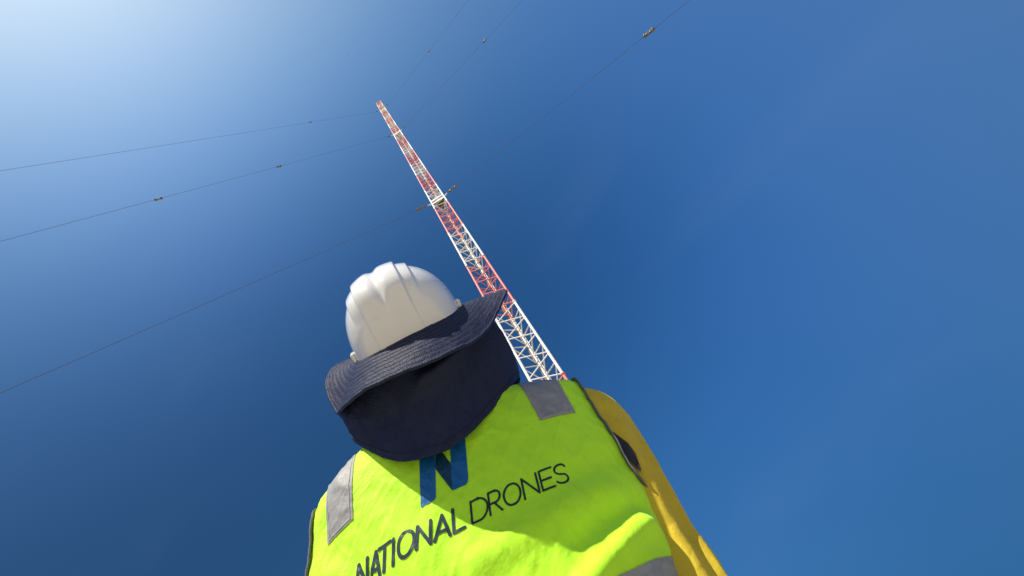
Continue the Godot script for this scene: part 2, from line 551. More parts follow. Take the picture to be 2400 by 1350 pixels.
func mast() -> void:
	var root := Node3D.new()
	root.name = "lattice_mast"
	add_child(root)
	root.position = MAST_AT
	root.rotation.y = deg_to_rad(MAST_TURN)
	tag(root, "tall triangular lattice mast painted in red and white bands", "mast")
	# foot: concrete plinth, base insulator
	var b := Bag.new()
	add_box(b, Transform3D(Basis(), Vector3(0, 0.45, 0)), Vector3(2.2, 0.9, 2.2), 0.04)
	mi("plinth", done(b), M.concrete, root)
	b = Bag.new()
	var prof := PackedVector3Array()
	var rr := []
	for k in 41:
		prof.append(Vector3(0, 0.9 + 0.4 * k / 40.0, 0))
		rr.append(0.16 + 0.035 * (0.5 + 0.5 * cos(k * TAU / 8)))
	add_tube(b, prof, func(t): return rr[int(round(t * 40))], 24)
	mi("base_insulator", done(b), M.porcelain, root)
	b = Bag.new()
	var low := bay_y(-7)
	for k in 3:
		add_tube(b, PackedVector3Array([Vector3(0, 1.3, 0), leg_at(k) + Vector3(0, low, 0)]), func(_t): return 0.075, 12)
	mi("base_cone", done(b), M.red_paint, root)
	# legs: one length of tube for each colour band
	var long := Bag.new()
	add_tube(long, PackedVector3Array([Vector3.ZERO, Vector3(0, BAY * 4, 0)]), func(_t): return 0.062, 14)
	var leg_mesh := done(long)
	var short := Bag.new()
	add_tube(short, PackedVector3Array([Vector3.ZERO, Vector3(0, BAY * 3, 0)]), func(_t): return 0.062, 14)
	var leg_short := done(short)
	var fl := Bag.new()
	add_tube(fl, PackedVector3Array([Vector3(0, -0.025, 0), Vector3(0, 0.025, 0)]), func(_t): return 0.095, 14)
	var flange := done(fl)
	for k in 3:
		for n in range(-8, 80, 4):
			var s: float = n if n > -8 else -7
			var o := mi("leg_section", leg_mesh if n > -8 else leg_short, band(n), root)
			o.position = leg_at(k) + Vector3(0, bay_y(s), 0)
			if n > -8:
				var q := mi("flange", flange, band(n - 0.1), root)
				q.position = leg_at(k) + Vector3(0, bay_y(n) + 0.0, 0)
	# single zigzag lacing on the three faces
	# [leg it starts on, its bay offset, leg it ends on, its bay offset]
	var rest := {}
	for f in [[1, 0.0, 0, 0.5], [0, 0.5, 1, 1.0], [1, 0.5, 2, 1.0], [2, 0.0, 1, 0.5], [0, 0.0, 2, 0.5], [2, 0.5, 0, 1.0]]:
		var a: Vector3 = leg_at(f[0]) + Vector3(0, BAY * f[1], 0)
		var c: Vector3 = leg_at(f[2]) + Vector3(0, BAY * f[3], 0)
		var d := (c - a).normalized()
		# a hand's breadth between the two laces that meet at a node
		var br := rod(a + d * 0.05 + Vector3(0, 0.035, 0), c - d * 0.05 - Vector3(0, 0.035, 0), 0.027, 8)
		for n in range(-7, 80):
			if f[3] == 1.0 and n == 79 and false:
				continue
			if n >= 0 and n < 50:
				var o := mi("lace", br, band(n + (f[1] + f[3]) / 2), root)
				o.position.y = bay_y(n)
			else:
				var col := band(n + (f[1] + f[3]) / 2)
				if not rest.has(col): rest[col] = Bag.new()
				add_tube(rest[col], PackedVector3Array([a + d * 0.05 + Vector3(0, 0.035 + bay_y(n), 0), c - d * 0.05 + Vector3(0, bay_y(n) - 0.035, 0)]), func(_t): return 0.027, 6, 1.0, Vector3.ZERO, false)
	for col in rest:
		var o := mi("upper_lacing", done(rest[col]), col, root)
		o.set_meta("kind", "stuff")
	# feeder cable and ladder rungs on the far leg
	b = Bag.new()
	add_tube(b, PackedVector3Array([leg_at(2) + Vector3(0.10, low, 0.10), leg_at(2) + Vector3(0.10, bay_y(78), 0.10)]), func(_t): return 0.022, 8)
	mi("feeder_cable", done(b), M.white_paint, root)
	b = Bag.new()
	add_tube(b, PackedVector3Array([leg_at(2) + Vector3(-0.09, low, 0.11), leg_at(2) + Vector3(-0.09, bay_y(66), 0.11)]), func(_t): return 0.028, 8)
	mi("feeder_cable", done(b), M.galvanised, root)
	# a stiff frame, a grating and three outrigger stubs at each level that the guys hold
	for n in LEVELS:
		for dy in [0.0, 0.5]:
			for k in 3:
				var a := leg_at(k)
				var c := leg_at((k + 1) % 3)
				var o := mi("ring_beam", box(Vector3((c - a).length() - 0.12, 0.16, 0.06)), M.white_paint, root)
				o.position = (a + c) / 2 + Vector3(0, bay_y(n + dy), 0)
				o.rotation.y = -atan2(c.z - a.z, c.x - a.x)
		var g := Bag.new()
		var y := bay_y(n) + 0.12
		for side in [0.0, 0.03]:
			var at := g.v.size()
			for k in 3:
				g.v.append(leg_at(k) * 0.9 + Vector3(0, y + side, 0))
				g.n.append(Vector3.UP if side > 0 else Vector3.DOWN)
				g.uv.append(Vector2.ZERO)
			g.i.append_array(PackedInt32Array([at, at + 1, at + 2]))
		mi("grating", done(g), M.steel_grating, root)
		for k in 3:
			var out := leg_at(k).normalized()
			mi("outrigger", rod(leg_at(k) + out * 0.03 + Vector3(0, bay_y(n), 0), leg_at(k) + out * 0.42 + Vector3(0, bay_y(n) - 0.18, 0), 0.05), M.white_paint, root)
	# finial plate and lightning rod at the head
	var cap := Bag.new()
	for k in 3:
		add_tube(cap, PackedVector3Array([leg_at(k) + Vector3(0, bay_y(80), 0), leg_at((k + 1) % 3) + Vector3(0, bay_y(80), 0)]), func(_t): return 0.06, 8)
	mi("head_frame", done(cap), M.red_paint, root)
	g_plate(root)

func g_plate(root: Node3D) -> void:
	var g := Bag.new()
	for side in [0.0, 0.04]:
		var at := g.v.size()
		for k in 3:
			g.v.append(leg_at(k) * 0.95 + Vector3(0, bay_y(80) + side, 0))
			g.n.append(Vector3.UP if side > 0 else Vector3.DOWN)
			g.uv.append(Vector2.ZERO)
		g.i.append_array(PackedInt32Array([at, at + 1, at + 2]))
	mi("head_plate", done(g), M.red_paint, root)

# ------------------------------------------------------------------ guys
func insulator_mesh(size: float) -> Array:
	# strain insulator: [cage (end plates and rods), porcelain core, shackle]
	var cage := Bag.new()
	for s in [-1.0, 1.0]:
		add_tube(cage, PackedVector3Array([Vector3(0, 0, s * 0.36 - 0.03) * size, Vector3(0, 0, s * 0.36 + 0.03) * size]), func(_t): return 0.17 * size, 14)
	for k in 3:
		var a := TAU * k / 3
		var o := Vector3(cos(a), sin(a), 0) * 0.14 * size
		add_tube(cage, PackedVector3Array([o + Vector3(0, 0, -0.36) * size, o + Vector3(0, 0, 0.36) * size]), func(_t): return 0.022 * size, 8)
	var core := Bag.new()
	var path := PackedVector3Array()
	for k in 25:
		path.append(Vector3(0, 0, (-0.33 + 0.66 * k / 24.0) * size))
	add_tube(core, path, func(t): return (0.06 + 0.025 * (0.5 + 0.5 * cos(t * TAU * 4))) * size, 12)
	var sh := Bag.new()
	add_tube(sh, PackedVector3Array([Vector3(0, 0, 0.38) * size, Vector3(0, 0, 0.62) * size]), func(t): return lerpf(0.05, 0.02, t) * size, 8)
	return [done(cage), done(core), done(sh)]

func guys() -> void:
	var xf := Transform3D(Basis(Vector3.UP, deg_to_rad(MAST_TURN)), MAST_AT)
	var sets := [
		# name of the side, turn of its guys in degrees, distances of the insulators from the mast for each level
		["left", -57.6, [[0.62, 1.35], [0.8, 25.2, 38.0], [0.9, 25.0]]],
		["right", 60.4, [[0.62, 1.35, 19.8], [0.8, 26.0], [0.9, 25.8]]],
		["far", 180.0, [[0.62, 1.35], [0.8, 26.0], [0.9, 26.0]]],
	]
	var reach := [32.3, 44.5, 60.0]
	var where := ["lowest", "middle", "highest"]
	var ins := insulator_mesh(0.62)
	for si in 3:
		var s = sets[si]
		for lv in 3:
			var a := deg_to_rad(s[1])
			var out := Vector3(sin(a), 0, cos(a))
			var top: Vector3 = xf * (leg_at(si) + leg_at(si).normalized() * 0.42 + Vector3(0, bay_y(LEVELS[lv]) - 0.18, 0))
			var foot: Vector3 = xf * (out * (reach[lv] - (1.3 if si == 0 and lv == 1 else 0.0)))
			var root := Node3D.new()
			root.name = "guy_wire" if si + lv == 0 else "guy_wire_%03d" % (si * 3 + lv)
			add_child(root)
			root.position = foot
			var side_text: String = ["running out over the person's left", "running out over the person's right", "running away behind the mast"][si]
			tag(root, "thin steel guy wire from the %s guy level, %s" % [where[lv], side_text], "guy wire", "guy wires of the mast")
			var L := top.distance_to(foot)
			var sag := L * 0.008
			var pt := func(dist: float) -> Vector3:
				var t := dist / L
				return top.lerp(foot, t) - Vector3(0, 4 * sag * t * (1 - t), 0)
			var path := PackedVector3Array()
			for k in 61:
				path.append(pt.call(L * k / 60.0) - foot)
			var b := Bag.new()
			add_tube(b, path, func(_t): return [0.0095, 0.010, 0.012][lv], 8)
			mi("strand", done(b), M.guy_steel, root)
			for d in s[2][lv]:
				var p: Vector3 = pt.call(d)
				var q: Vector3 = pt.call(d + 0.1)
				var o := mi("insulator", ins[0], M.galvanised, root)
				o.position = p - foot
				o.basis = Basis.looking_at(q - p)
				mi("core", ins[1], M.porcelain, o)
				mi("shackle", ins[2], M.guy_steel, o)
				mi("shackle", ins[2], M.guy_steel, o).rotation.y = PI

# ------------------------------------------------------------------ the person
# Rings round the trunk as the vest lies on it:
# height at the left, height at the right, half width left, half width right, middle z, depth behind, depth in front
var rings := [
	[0.84, 0.84, 0.215, 0.220, -0.025, 0.120, 0.125],
	[1.00, 1.00, 0.212, 0.222, -0.020, 0.118, 0.135],
	[1.13, 1.13, 0.225, 0.245, -0.012, 0.118, 0.140],
	[1.23, 1.23, 0.222, 0.268, -0.004, 0.117, 0.140],
	[1.32, 1.32, 0.229, 0.286, 0.006, 0.111, 0.132],
	[1.39, 1.41, 0.233, 0.297, 0.018, 0.105, 0.118],
	[1.435, 1.483, 0.229, 0.298, 0.030, 0.096, 0.100],
	[1.475, 1.519, 0.206, 0.288, 0.036, 0.086, 0.085],
	[1.515, 1.541, 0.166, 0.250, 0.038, 0.076, 0.070],
	[1.55, 1.566, 0.125, 0.165, 0.038, 0.066, 0.060],
	[1.575, 1.582, 0.085, 0.090, 0.038, 0.058, 0.055],
]
const RING_STEPS := 400
var ring_table := []

func make_rings() -> void:
	for k in 7:
		var pts := []
		for r in rings.size():
			pts.append([float(r), rings[r][k]])
		var col := PackedFloat32Array()
		for s in RING_STEPS + 1:
			col.append(curve_at(pts, float(s) / RING_STEPS * (rings.size() - 1)))
		ring_table.append(col)

func ring(k: int, t: float) -> float:
	var u := clampf(t, 0, 1) * RING_STEPS
	var i := mini(int(u), RING_STEPS - 1)
	var c: PackedFloat32Array = ring_table[k]
	return lerpf(c[i], c[i + 1], u - i)

func ring_y(t: float, x: float) -> float:
	return lerpf(ring(0, t), ring(1, t), clampf((x + 0.25) / 0.52, 0, 1))

const SUPER := 2.4

func trunk(t: float, th: float) -> Vector3:
	var c := cos(th)
	var s := sin(th)
	var x := signf(c) * pow(absf(c), 2 / SUPER) * (ring(3, t) if c > 0 else ring(2, t))
	var z := ring(4, t) + signf(s) * pow(absf(s), 2 / SUPER) * (ring(5, t) if s > 0 else ring(6, t))
	return Vector3(x, ring_y(t, x), z)

func ridge(p: Vector2, a: Vector2, c: Vector2, w: float) -> float:
	var ac := c - a
	var t := clampf((p - a).dot(ac) / ac.length_squared(), 0, 1)
	var d := p.distance_to(a + ac * t) / w
	return exp(-d * d)

func fold(x: float, y: float, s: float) -> float:
	# how the vest stands off the trunk: slack, creases and drag lines
	var p := Vector2(x, y)
	var f := 0.0045 * noise.get_noise_3d(x * 6.0, y * 6.0, 3.0 + s)
	f += 0.0015 * noise.get_noise_3d((x + y * 0.6) * 26.0, (y - x * 0.6) * 9.0, 9.0)
	# sharp little creases where the cloth is dragged
	var cr := 1.0 - absf(noise.get_noise_3d((x + y * 0.45) * 13.0, (y - x * 0.45) * 5.5, 21.0))
	f += 0.0012 * pow(cr, 9.0)
	cr = 1.0 - absf(noise.get_noise_3d((x - y * 0.8) * 17.0, (y + x * 0.8) * 8.0, 33.0))
	f += 0.0009 * pow(cr, 10.0)
	f += 0.0003 * noise.get_noise_3d((x - y * 0.5) * 70.0, (y + x * 0.5) * 30.0, 1.0)
	if s > 0:
		f += 0.013 * ridge(p, Vector2(0.10, 1.19), Vector2(0.232, 1.247), 0.016)
		f -= 0.008 * ridge(p, Vector2(0.13, 1.245), Vector2(0.24, 1.275), 0.016)
		f += 0.007 * ridge(p, Vector2(0.00, 1.262), Vector2(0.20, 1.300), 0.022)
		f -= 0.004 * ridge(p, Vector2(0.16, 1.33), Vector2(0.25, 1.345), 0.02)
		f += 0.004 * ridge(p, Vector2(-0.17, 1.45), Vector2(-0.05, 1.27), 0.018)
		f -= 0.003 * ridge(p, Vector2(-0.20, 1.40), Vector2(-0.10, 1.25), 0.014)
		f += 0.004 * ridge(p, Vector2(-0.21, 1.36), Vector2(-0.17, 1.24), 0.012)
	return f

func vest_normal(t: float, th: float) -> Vector3:
	var du := trunk(t, th + 0.01) - trunk(t, th - 0.01)
	var dv := trunk(minf(t + 0.003, 1), th) - trunk(maxf(t - 0.003, 0), th)
	var n := du.cross(dv).normalized()
	return -n if n.dot(Vector3(cos(th), 0.3, sin(th))) < 0 else n

func vest_at(t: float, th: float, off: float) -> Vector3:
	var p := trunk(t, th)
	return p + vest_normal(t, th) * (off + fold(p.x, p.y, sin(th)))

func find_t(x: float, y: float) -> float:
	var lo := 0.0
	var hi := 1.0
	for k in 22:
		var mid := (lo + hi) / 2
		if ring_y(mid, x) < y: lo = mid
		else: hi = mid
	return (lo + hi) / 2

func on_back(x: float, y: float, off: float, front := false) -> Vector3:
	# the point of the vest above (x, y)
	var t := find_t(x, y)
	var A := ring(3, t) if x > 0 else ring(2, t)
	var c := pow(minf(absf(x) / A, 1.0), SUPER / 2)
	var th := acos(clampf(c * signf(x), -1, 1))
	return vest_at(t, -th if front else th, off)

# armholes: the vest ends at this distance from the spine
func arm_edge(y: float, right: bool) -> float:
	if right:
		return 0.264 + 0.045 * pow(clampf((1.335 - y) / 0.065, 0, 1), 2.0)
	return 0.220 + 0.05 * pow(clampf((1.33 - y) / 0.09, 0, 1), 2.0)

func vest_keep(p: Vector3) -> float:
	var right := p.x > 0
	var low := 1.272 if right else 1.24
	if p.y < low:
		return 1.0
	return arm_edge(p.y, right) - absf(p.x)

func clipped(P: Array, wrap: bool, gs: Array) -> ArrayMesh:
	# the part of a grid where every scalar field of gs is positive, cut with a clean edge
	var N := grid_normals(P, wrap)
	var b := Bag.new()
	var R := P.size()
	var C: int = P[0].size()
	var G := []
	for g in gs:
		var rows := []
		for r in R:
			var row := PackedFloat32Array()
			for c in C: row.append(g.call(P[r][c]))
			rows.append(row)
		G.append(rows)
	var cache := {}
	for r in R - 1:
		for c in (C if wrap else C - 1):
			var c2 := (c + 1) % C
			for tri_ in [[[r, c], [r, c2], [r + 1, c]], [[r, c2], [r + 1, c2], [r + 1, c]]]:
				var inside := true
				var outside := false
				for g in G:
					var all_neg := true
					for q in tri_:
						var val: float = g[q[0]][q[1]]
						if val > 0: all_neg = false
						else: inside = false
					if all_neg: outside = true
				if outside:
					continue
				if inside:
					for q in tri_:
						var key: int = q[0] * C + q[1]
						if not cache.has(key):
							cache[key] = b.v.size()
							b.v.append(P[q[0]][q[1]]); b.n.append(N[q[0]][q[1]]); b.uv.append(Vector2.ZERO)
						b.i.append(cache[key])
					continue
				var poly := []
				for q in tri_:
					var vals := []
					for g in G: vals.append(g[q[0]][q[1]])
					poly.append([P[q[0]][q[1]], N[q[0]][q[1]], vals])
				for k in G.size():
					var out := []
					for j in poly.size():
						var a = poly[j]
						var d = poly[(j + 1) % poly.size()]
						if a[2][k] > 0: out.append(a)
						if (a[2][k] > 0) != (d[2][k] > 0):
							var t: float = a[2][k] / (a[2][k] - d[2][k])
							var vals := []
							for m in G.size(): vals.append(lerpf(a[2][m], d[2][m], t))
							out.append([(a[0] as Vector3).lerp(d[0], t), (a[1] as Vector3).lerp(d[1], t), vals])
					poly = out
				if poly.size() < 3:
					continue
				var at := b.v.size()
				for q in poly:
					b.v.append(q[0]); b.n.append(q[1]); b.uv.append(Vector2.ZERO)
				for j in range(1, poly.size() - 1):
					b.i.append_array(PackedInt32Array([at, at + j, at + j + 1]))
	return done(b)

func vest_grid(off: float, t0: float, t1: float, rows: int, th0: float, th1: float, cols: int) -> Array:
	var P := []
	for r in rows + 1:
		var row := PackedVector3Array()
		for c in cols + 1:
			row.append(vest_at(lerpf(t0, t1, float(r) / rows), lerpf(th0, th1, float(c) / cols), off))
		P.append(row)
	return P

func person() -> void:
	make_rings()
	var root := Node3D.new()
	root.name = "person"
	add_child(root)
	root.position = person_dir(Vector3(0, 0, -PERSON_AWAY))
	root.rotation.y = deg_to_rad(-FACING)
	tag(root, "person in hi-vis vest and white hard hat looking up at the mast, seen from behind", "person")
	body(root)
	shirt(root)
	vest(root)
	hard_hat(root)

const HEAD := Vector3(-0.0174, 1.7114, 0.1606)

func head_basis() -> Basis:
	return Basis(Vector3(0.974, 0.115, 0.195), Vector3(-0.226, 0.513, 0.828), Vector3(-0.005, -0.851, 0.525)).orthonormalized()

func body(root: Node3D) -> void:
	var hb := head_basis()
	var head := Transform3D(hb, HEAD)
	var h := func(x, y, z): return head * Vector3(x, y, z)
	var neck0 := Vector3(0.0, 1.47, 0.03)
	var neck1: Vector3 = h.call(0, -0.075, 0.035)
	var jaw: Vector3 = h.call(0, -0.125, -0.055)
	var chin: Vector3 = h.call(0, -0.15, -0.085)
	var sk: Vector3 = h.call(0, 0.0, 0.005)
	var nose0: Vector3 = h.call(0, -0.035, -0.100)
	var nose1: Vector3 = h.call(0, -0.075, -0.118)
	var mouth_l: Vector3 = h.call(-0.022, -0.105, -0.104)
	var mouth_r: Vector3 = h.call(0.022, -0.105, -0.104)
	var ears := [h.call(-0.083, -0.05, 0.005), h.call(0.083, -0.05, 0.005)]
	var eyes := [h.call(-0.032, -0.042, -0.098), h.call(0.032, -0.042, -0.098)]
	var inv := head.affine_inverse()
	var face := func(p: Vector3) -> float:
		var q := inv * p
		var e := (q - Vector3(0, 0.0, 0.0)) / Vector3(0.078, 0.105, 0.100)
		var d := (e.length() - 1.0) * 0.078
		d = smin(d, capsule(p, jaw, chin, 0.058, 0.03), 0.05)
		d = smin(d, capsule(p, nose0, nose1, 0.009, 0.015), 0.015)
		for k in 2:
			d = smin(d, capsule(p, ears[k], ears[k] + hb.y * 0.03, 0.014, 0.016), 0.01)
			d = maxf(d, -(p.distance_to(eyes[k]) - 0.014))
		d = smin(d, capsule(p, mouth_l, mouth_r, 0.006, 0.006), 0.008)
		return smin(d, capsule(p, neck0, neck1, 0.068, 0.06), 0.04)
	var b := Bag.new()
	surface_nets(b, HEAD - Vector3(0.13, 0.27, 0.22), HEAD + Vector3(0.13, 0.19, 0.16), 0.008, face)
	# hands, held together low in front of the belly
	for s in [-1.0, 1.0]:
		var wrist := Vector3(0.15 * s, 1.06, -0.27)
		var palm := Vector3(0.10 * s, 1.045, -0.335)
		var fingers := []
		for k in 4:
			var base := palm + Vector3(0.012 * s, 0.027 - 0.018 * k, -0.012)
			var len_: float = [0.028, 0.032, 0.03, 0.024][k]
			var kn := base + Vector3(-0.012 * s, -0.004, -len_)
			var tip := kn + Vector3(-len_ * 0.8 * s, -0.004, -len_ * 0.35)
			var end := tip + Vector3(-len_ * 0.4 * s, -0.003, len_ * 0.45)
			fingers.append([base, kn, 0.0095, 0.0088])
			fingers.append([kn, tip, 0.0088, 0.008])
			fingers.append([tip, end, 0.008, 0.007])
		var th0 := palm + Vector3(0.012 * s, 0.032, 0.03)
		var th1 := th0 + Vector3(-0.022 * s, 0.02, -0.028)
		fingers.append([th0, th1, 0.012, 0.010])
		fingers.append([th1, th1 + Vector3(-0.022 * s, -0.002, -0.02), 0.010, 0.008])
		var hand := func(p: Vector3) -> float:
			var d := capsule(p, wrist, palm + Vector3(0.004 * s, 0.012, 0.01), 0.028, 0.022)
			d = smin(d, capsule(p, palm + Vector3(0.012 * s, 0.022, 0), palm + Vector3(0.012 * s, -0.028, 0), 0.017, 0.015), 0.02)
			var f := 9.0
			for q in fingers:
				f = minf(f, capsule(p, q[0], q[1], q[2], q[3]))
			return smin(d, f, 0.008)
		surface_nets(b, palm - Vector3(0.09, 0.07, 0.11), palm + Vector3(0.1, 0.09, 0.11), 0.005, hand)
	mi("body", done(b), M.skin, root)
	# trousers and boots
	var legs := func(p: Vector3) -> float:
		var q := Vector3(p.x, p.y, p.z + 0.01)
		var d := (Vector2(q.x / 0.168, q.z / 0.092).length() - 1.0) * 0.092
		d = maxf(d, maxf(q.y - 0.98, 0.82 - q.y))
		for s in [-1.0, 1.0]:
			d = smin(d, capsule(p, Vector3(0.088 * s, 0.82, -0.02), Vector3(0.12 * s, 0.48, -0.02), 0.086, 0.074), 0.04)
			d = smin(d, capsule(p, Vector3(0.12 * s, 0.48, -0.02), Vector3(0.135 * s, 0.10, 0.02), 0.078, 0.068), 0.03)
		return maxf(d, 0.07 - p.y)
	b = Bag.new()
	surface_nets(b, Vector3(-0.3, 0.03, -0.2), Vector3(0.3, 1.02, 0.2), 0.02, legs)
	mi("trousers", done(b), M.navy_drill, root)
	for s in [-1.0, 1.0]:
		var boot := func(p: Vector3) -> float:
			var d := capsule(p, Vector3(0.135 * s, 0.17, 0.03), Vector3(0.135 * s, 0.07, 0.025), 0.055, 0.05)
			d = smin(d, capsule(p, Vector3(0.135 * s, 0.065, 0.02), Vector3(0.15 * s, 0.058, -0.15), 0.048, 0.05), 0.04)
			return maxf(d, 0.024 - p.y)
		b = Bag.new()
		surface_nets(b, Vector3(0.14 * s - 0.1, 0.0, -0.24), Vector3(0.14 * s + 0.1, 0.26, 0.12), 0.01, boot)
		var bt := mi("boot", done(b), M.boot_leather, root)
		b = Bag.new()
		add_tube(b, PackedVector3Array([Vector3(0.142 * s, 0.0, -0.06), Vector3(0.142 * s, 0.024, -0.06)]), func(_t): return 0.15, 28, 0.38, Vector3.RIGHT)
		mi("sole", done(b), M.boot_rubber, bt)

var shirt_key := Vector2(1e9, 0)
var shirt_row := PackedFloat32Array()

func shirt(root: Node3D) -> void:
	var rs := Vector3(0.265, 1.461, -0.024)
	var re := Vector3(0.254, 1.17, -0.035)
	var rw := Vector3(0.165, 1.07, -0.235)
	var ls := Vector3(-0.150, 1.42, -0.030)
	var le := Vector3(-0.175, 1.20, -0.15)
	var lw := Vector3(-0.155, 1.07, -0.25)
	var fn := FastNoiseLite.new()
	fn.seed = 17
	fn.frequency = 1.0
	var sdf := func(p: Vector3) -> float:
		if p.x != shirt_key.x or p.y != shirt_key.y:
			shirt_key = Vector2(p.x, p.y)
			var t := find_t(p.x, p.y)
			shirt_row = PackedFloat32Array([(ring(3, t) if p.x > 0 else ring(2, t)) - 0.035, ring(4, t) - 0.004, ring(5, t) - 0.018, ring(6, t) - 0.02])
		var A := maxf(shirt_row[0], 0.03)
		var dz := p.z - shirt_row[1]
		var B := shirt_row[2] if dz > 0 else shirt_row[3]
		var d := (pow(pow(absf(p.x) / A, SUPER) + pow(absf(dz) / B, SUPER), 1 / SUPER) - 1.0) * B
		d = maxf(d, p.y - 1.565)
		d = maxf(d, 0.9 - p.y)
		# sleeves, with folds that run down from the shoulder
		var arm := smin(capsule(p, rs, re, 0.087, 0.063), capsule(p, re, rw, 0.064, 0.045), 0.05)
		if arm < 0.03 and p.x > 0.12:
			var q := p - rs
			var ang := atan2(q.z, q.x)
			arm -= 0.0065 * sin(ang * 7.0 + q.y * 9.0 + 2.0 * fn.get_noise_3d(p.x * 8, p.y * 5, p.z * 8)) * smoothstep(0.05, -0.08, q.y) + 0.0012 * fn.get_noise_3d(p.x * 34 + p.y * 8, p.y * 9 - p.x * 8, p.z * 34)
		d = smin(d, arm, 0.05)
		var arm2 := smin(capsule(p, ls, le, 0.062, 0.056), capsule(p, le, lw, 0.06, 0.042), 0.05)
		return smin(d, arm2, 0.05)
	var b := Bag.new()
	surface_nets(b, Vector3(-0.31, 0.88, -0.33), Vector3(0.37, 1.60, 0.16), 0.009, sdf)
	var o := mi("shirt", done(b), M.yellow_cotton, root)
	o.set_meta("label", "yellow cotton work shirt")
	# a webbing strap lies on the shirt just outside the armhole: its edges are read off the photograph and dropped on to the cloth
	var upper := [Vector2(1385, 992), Vector2(1440, 1014), Vector2(1472, 1038), Vector2(1490, 1062), Vector2(1503, 1100)]
	var lower := [Vector2(1430, 1052), Vector2(1452, 1062), Vector2(1472, 1076), Vector2(1488, 1092), Vector2(1501, 1106)]
	var strap := []
	for k in 33:
		var u := k / 32.0 * 4
		var i := mini(int(u), 3)
		var a: Vector2 = upper[i].lerp(upper[i + 1], u - i)
		var c: Vector2 = lower[i].lerp(lower[i + 1], u - i)
		var row := PackedVector3Array()
		for j in 9:
			row.append(drop_on(a.lerp(c, j / 8.0), sdf, 0.0035))
		strap.append(row)
	b = Bag.new()
	add_grid(b, strap, false)
	o = mi("shoulder_strap", done(b), M.black_webbing, root)
	o.set_meta("label", "black webbing strap under the vest at the right arm")

func drop_on(px: Vector2, sdf: Callable, lift: float) -> Vector3:
	# where the ray through a pixel meets a surface given in the person's axes
	var up_c := Vector3(818 - 1200, 675 - 127, -FOCAL).normalized()
	var level := (Vector3(0, 0, -1) - up_c * -up_c.z).normalized()
	var B := Basis(level.cross(up_c), up_c, -level).transposed()
	var d := (B * Vector3(px.x - 1200, 675 - px.y, -FOCAL)).normalized().rotated(Vector3.UP, deg_to_rad(FACING))
	var p := Vector3(0, CAM_HEIGHT, PERSON_AWAY) + d * 0.3
	for k in 200:
		var f: float = sdf.call(p)
		if f < lift: break
		p += d * maxf((f - lift) * 0.5, 0.0004)
	return p

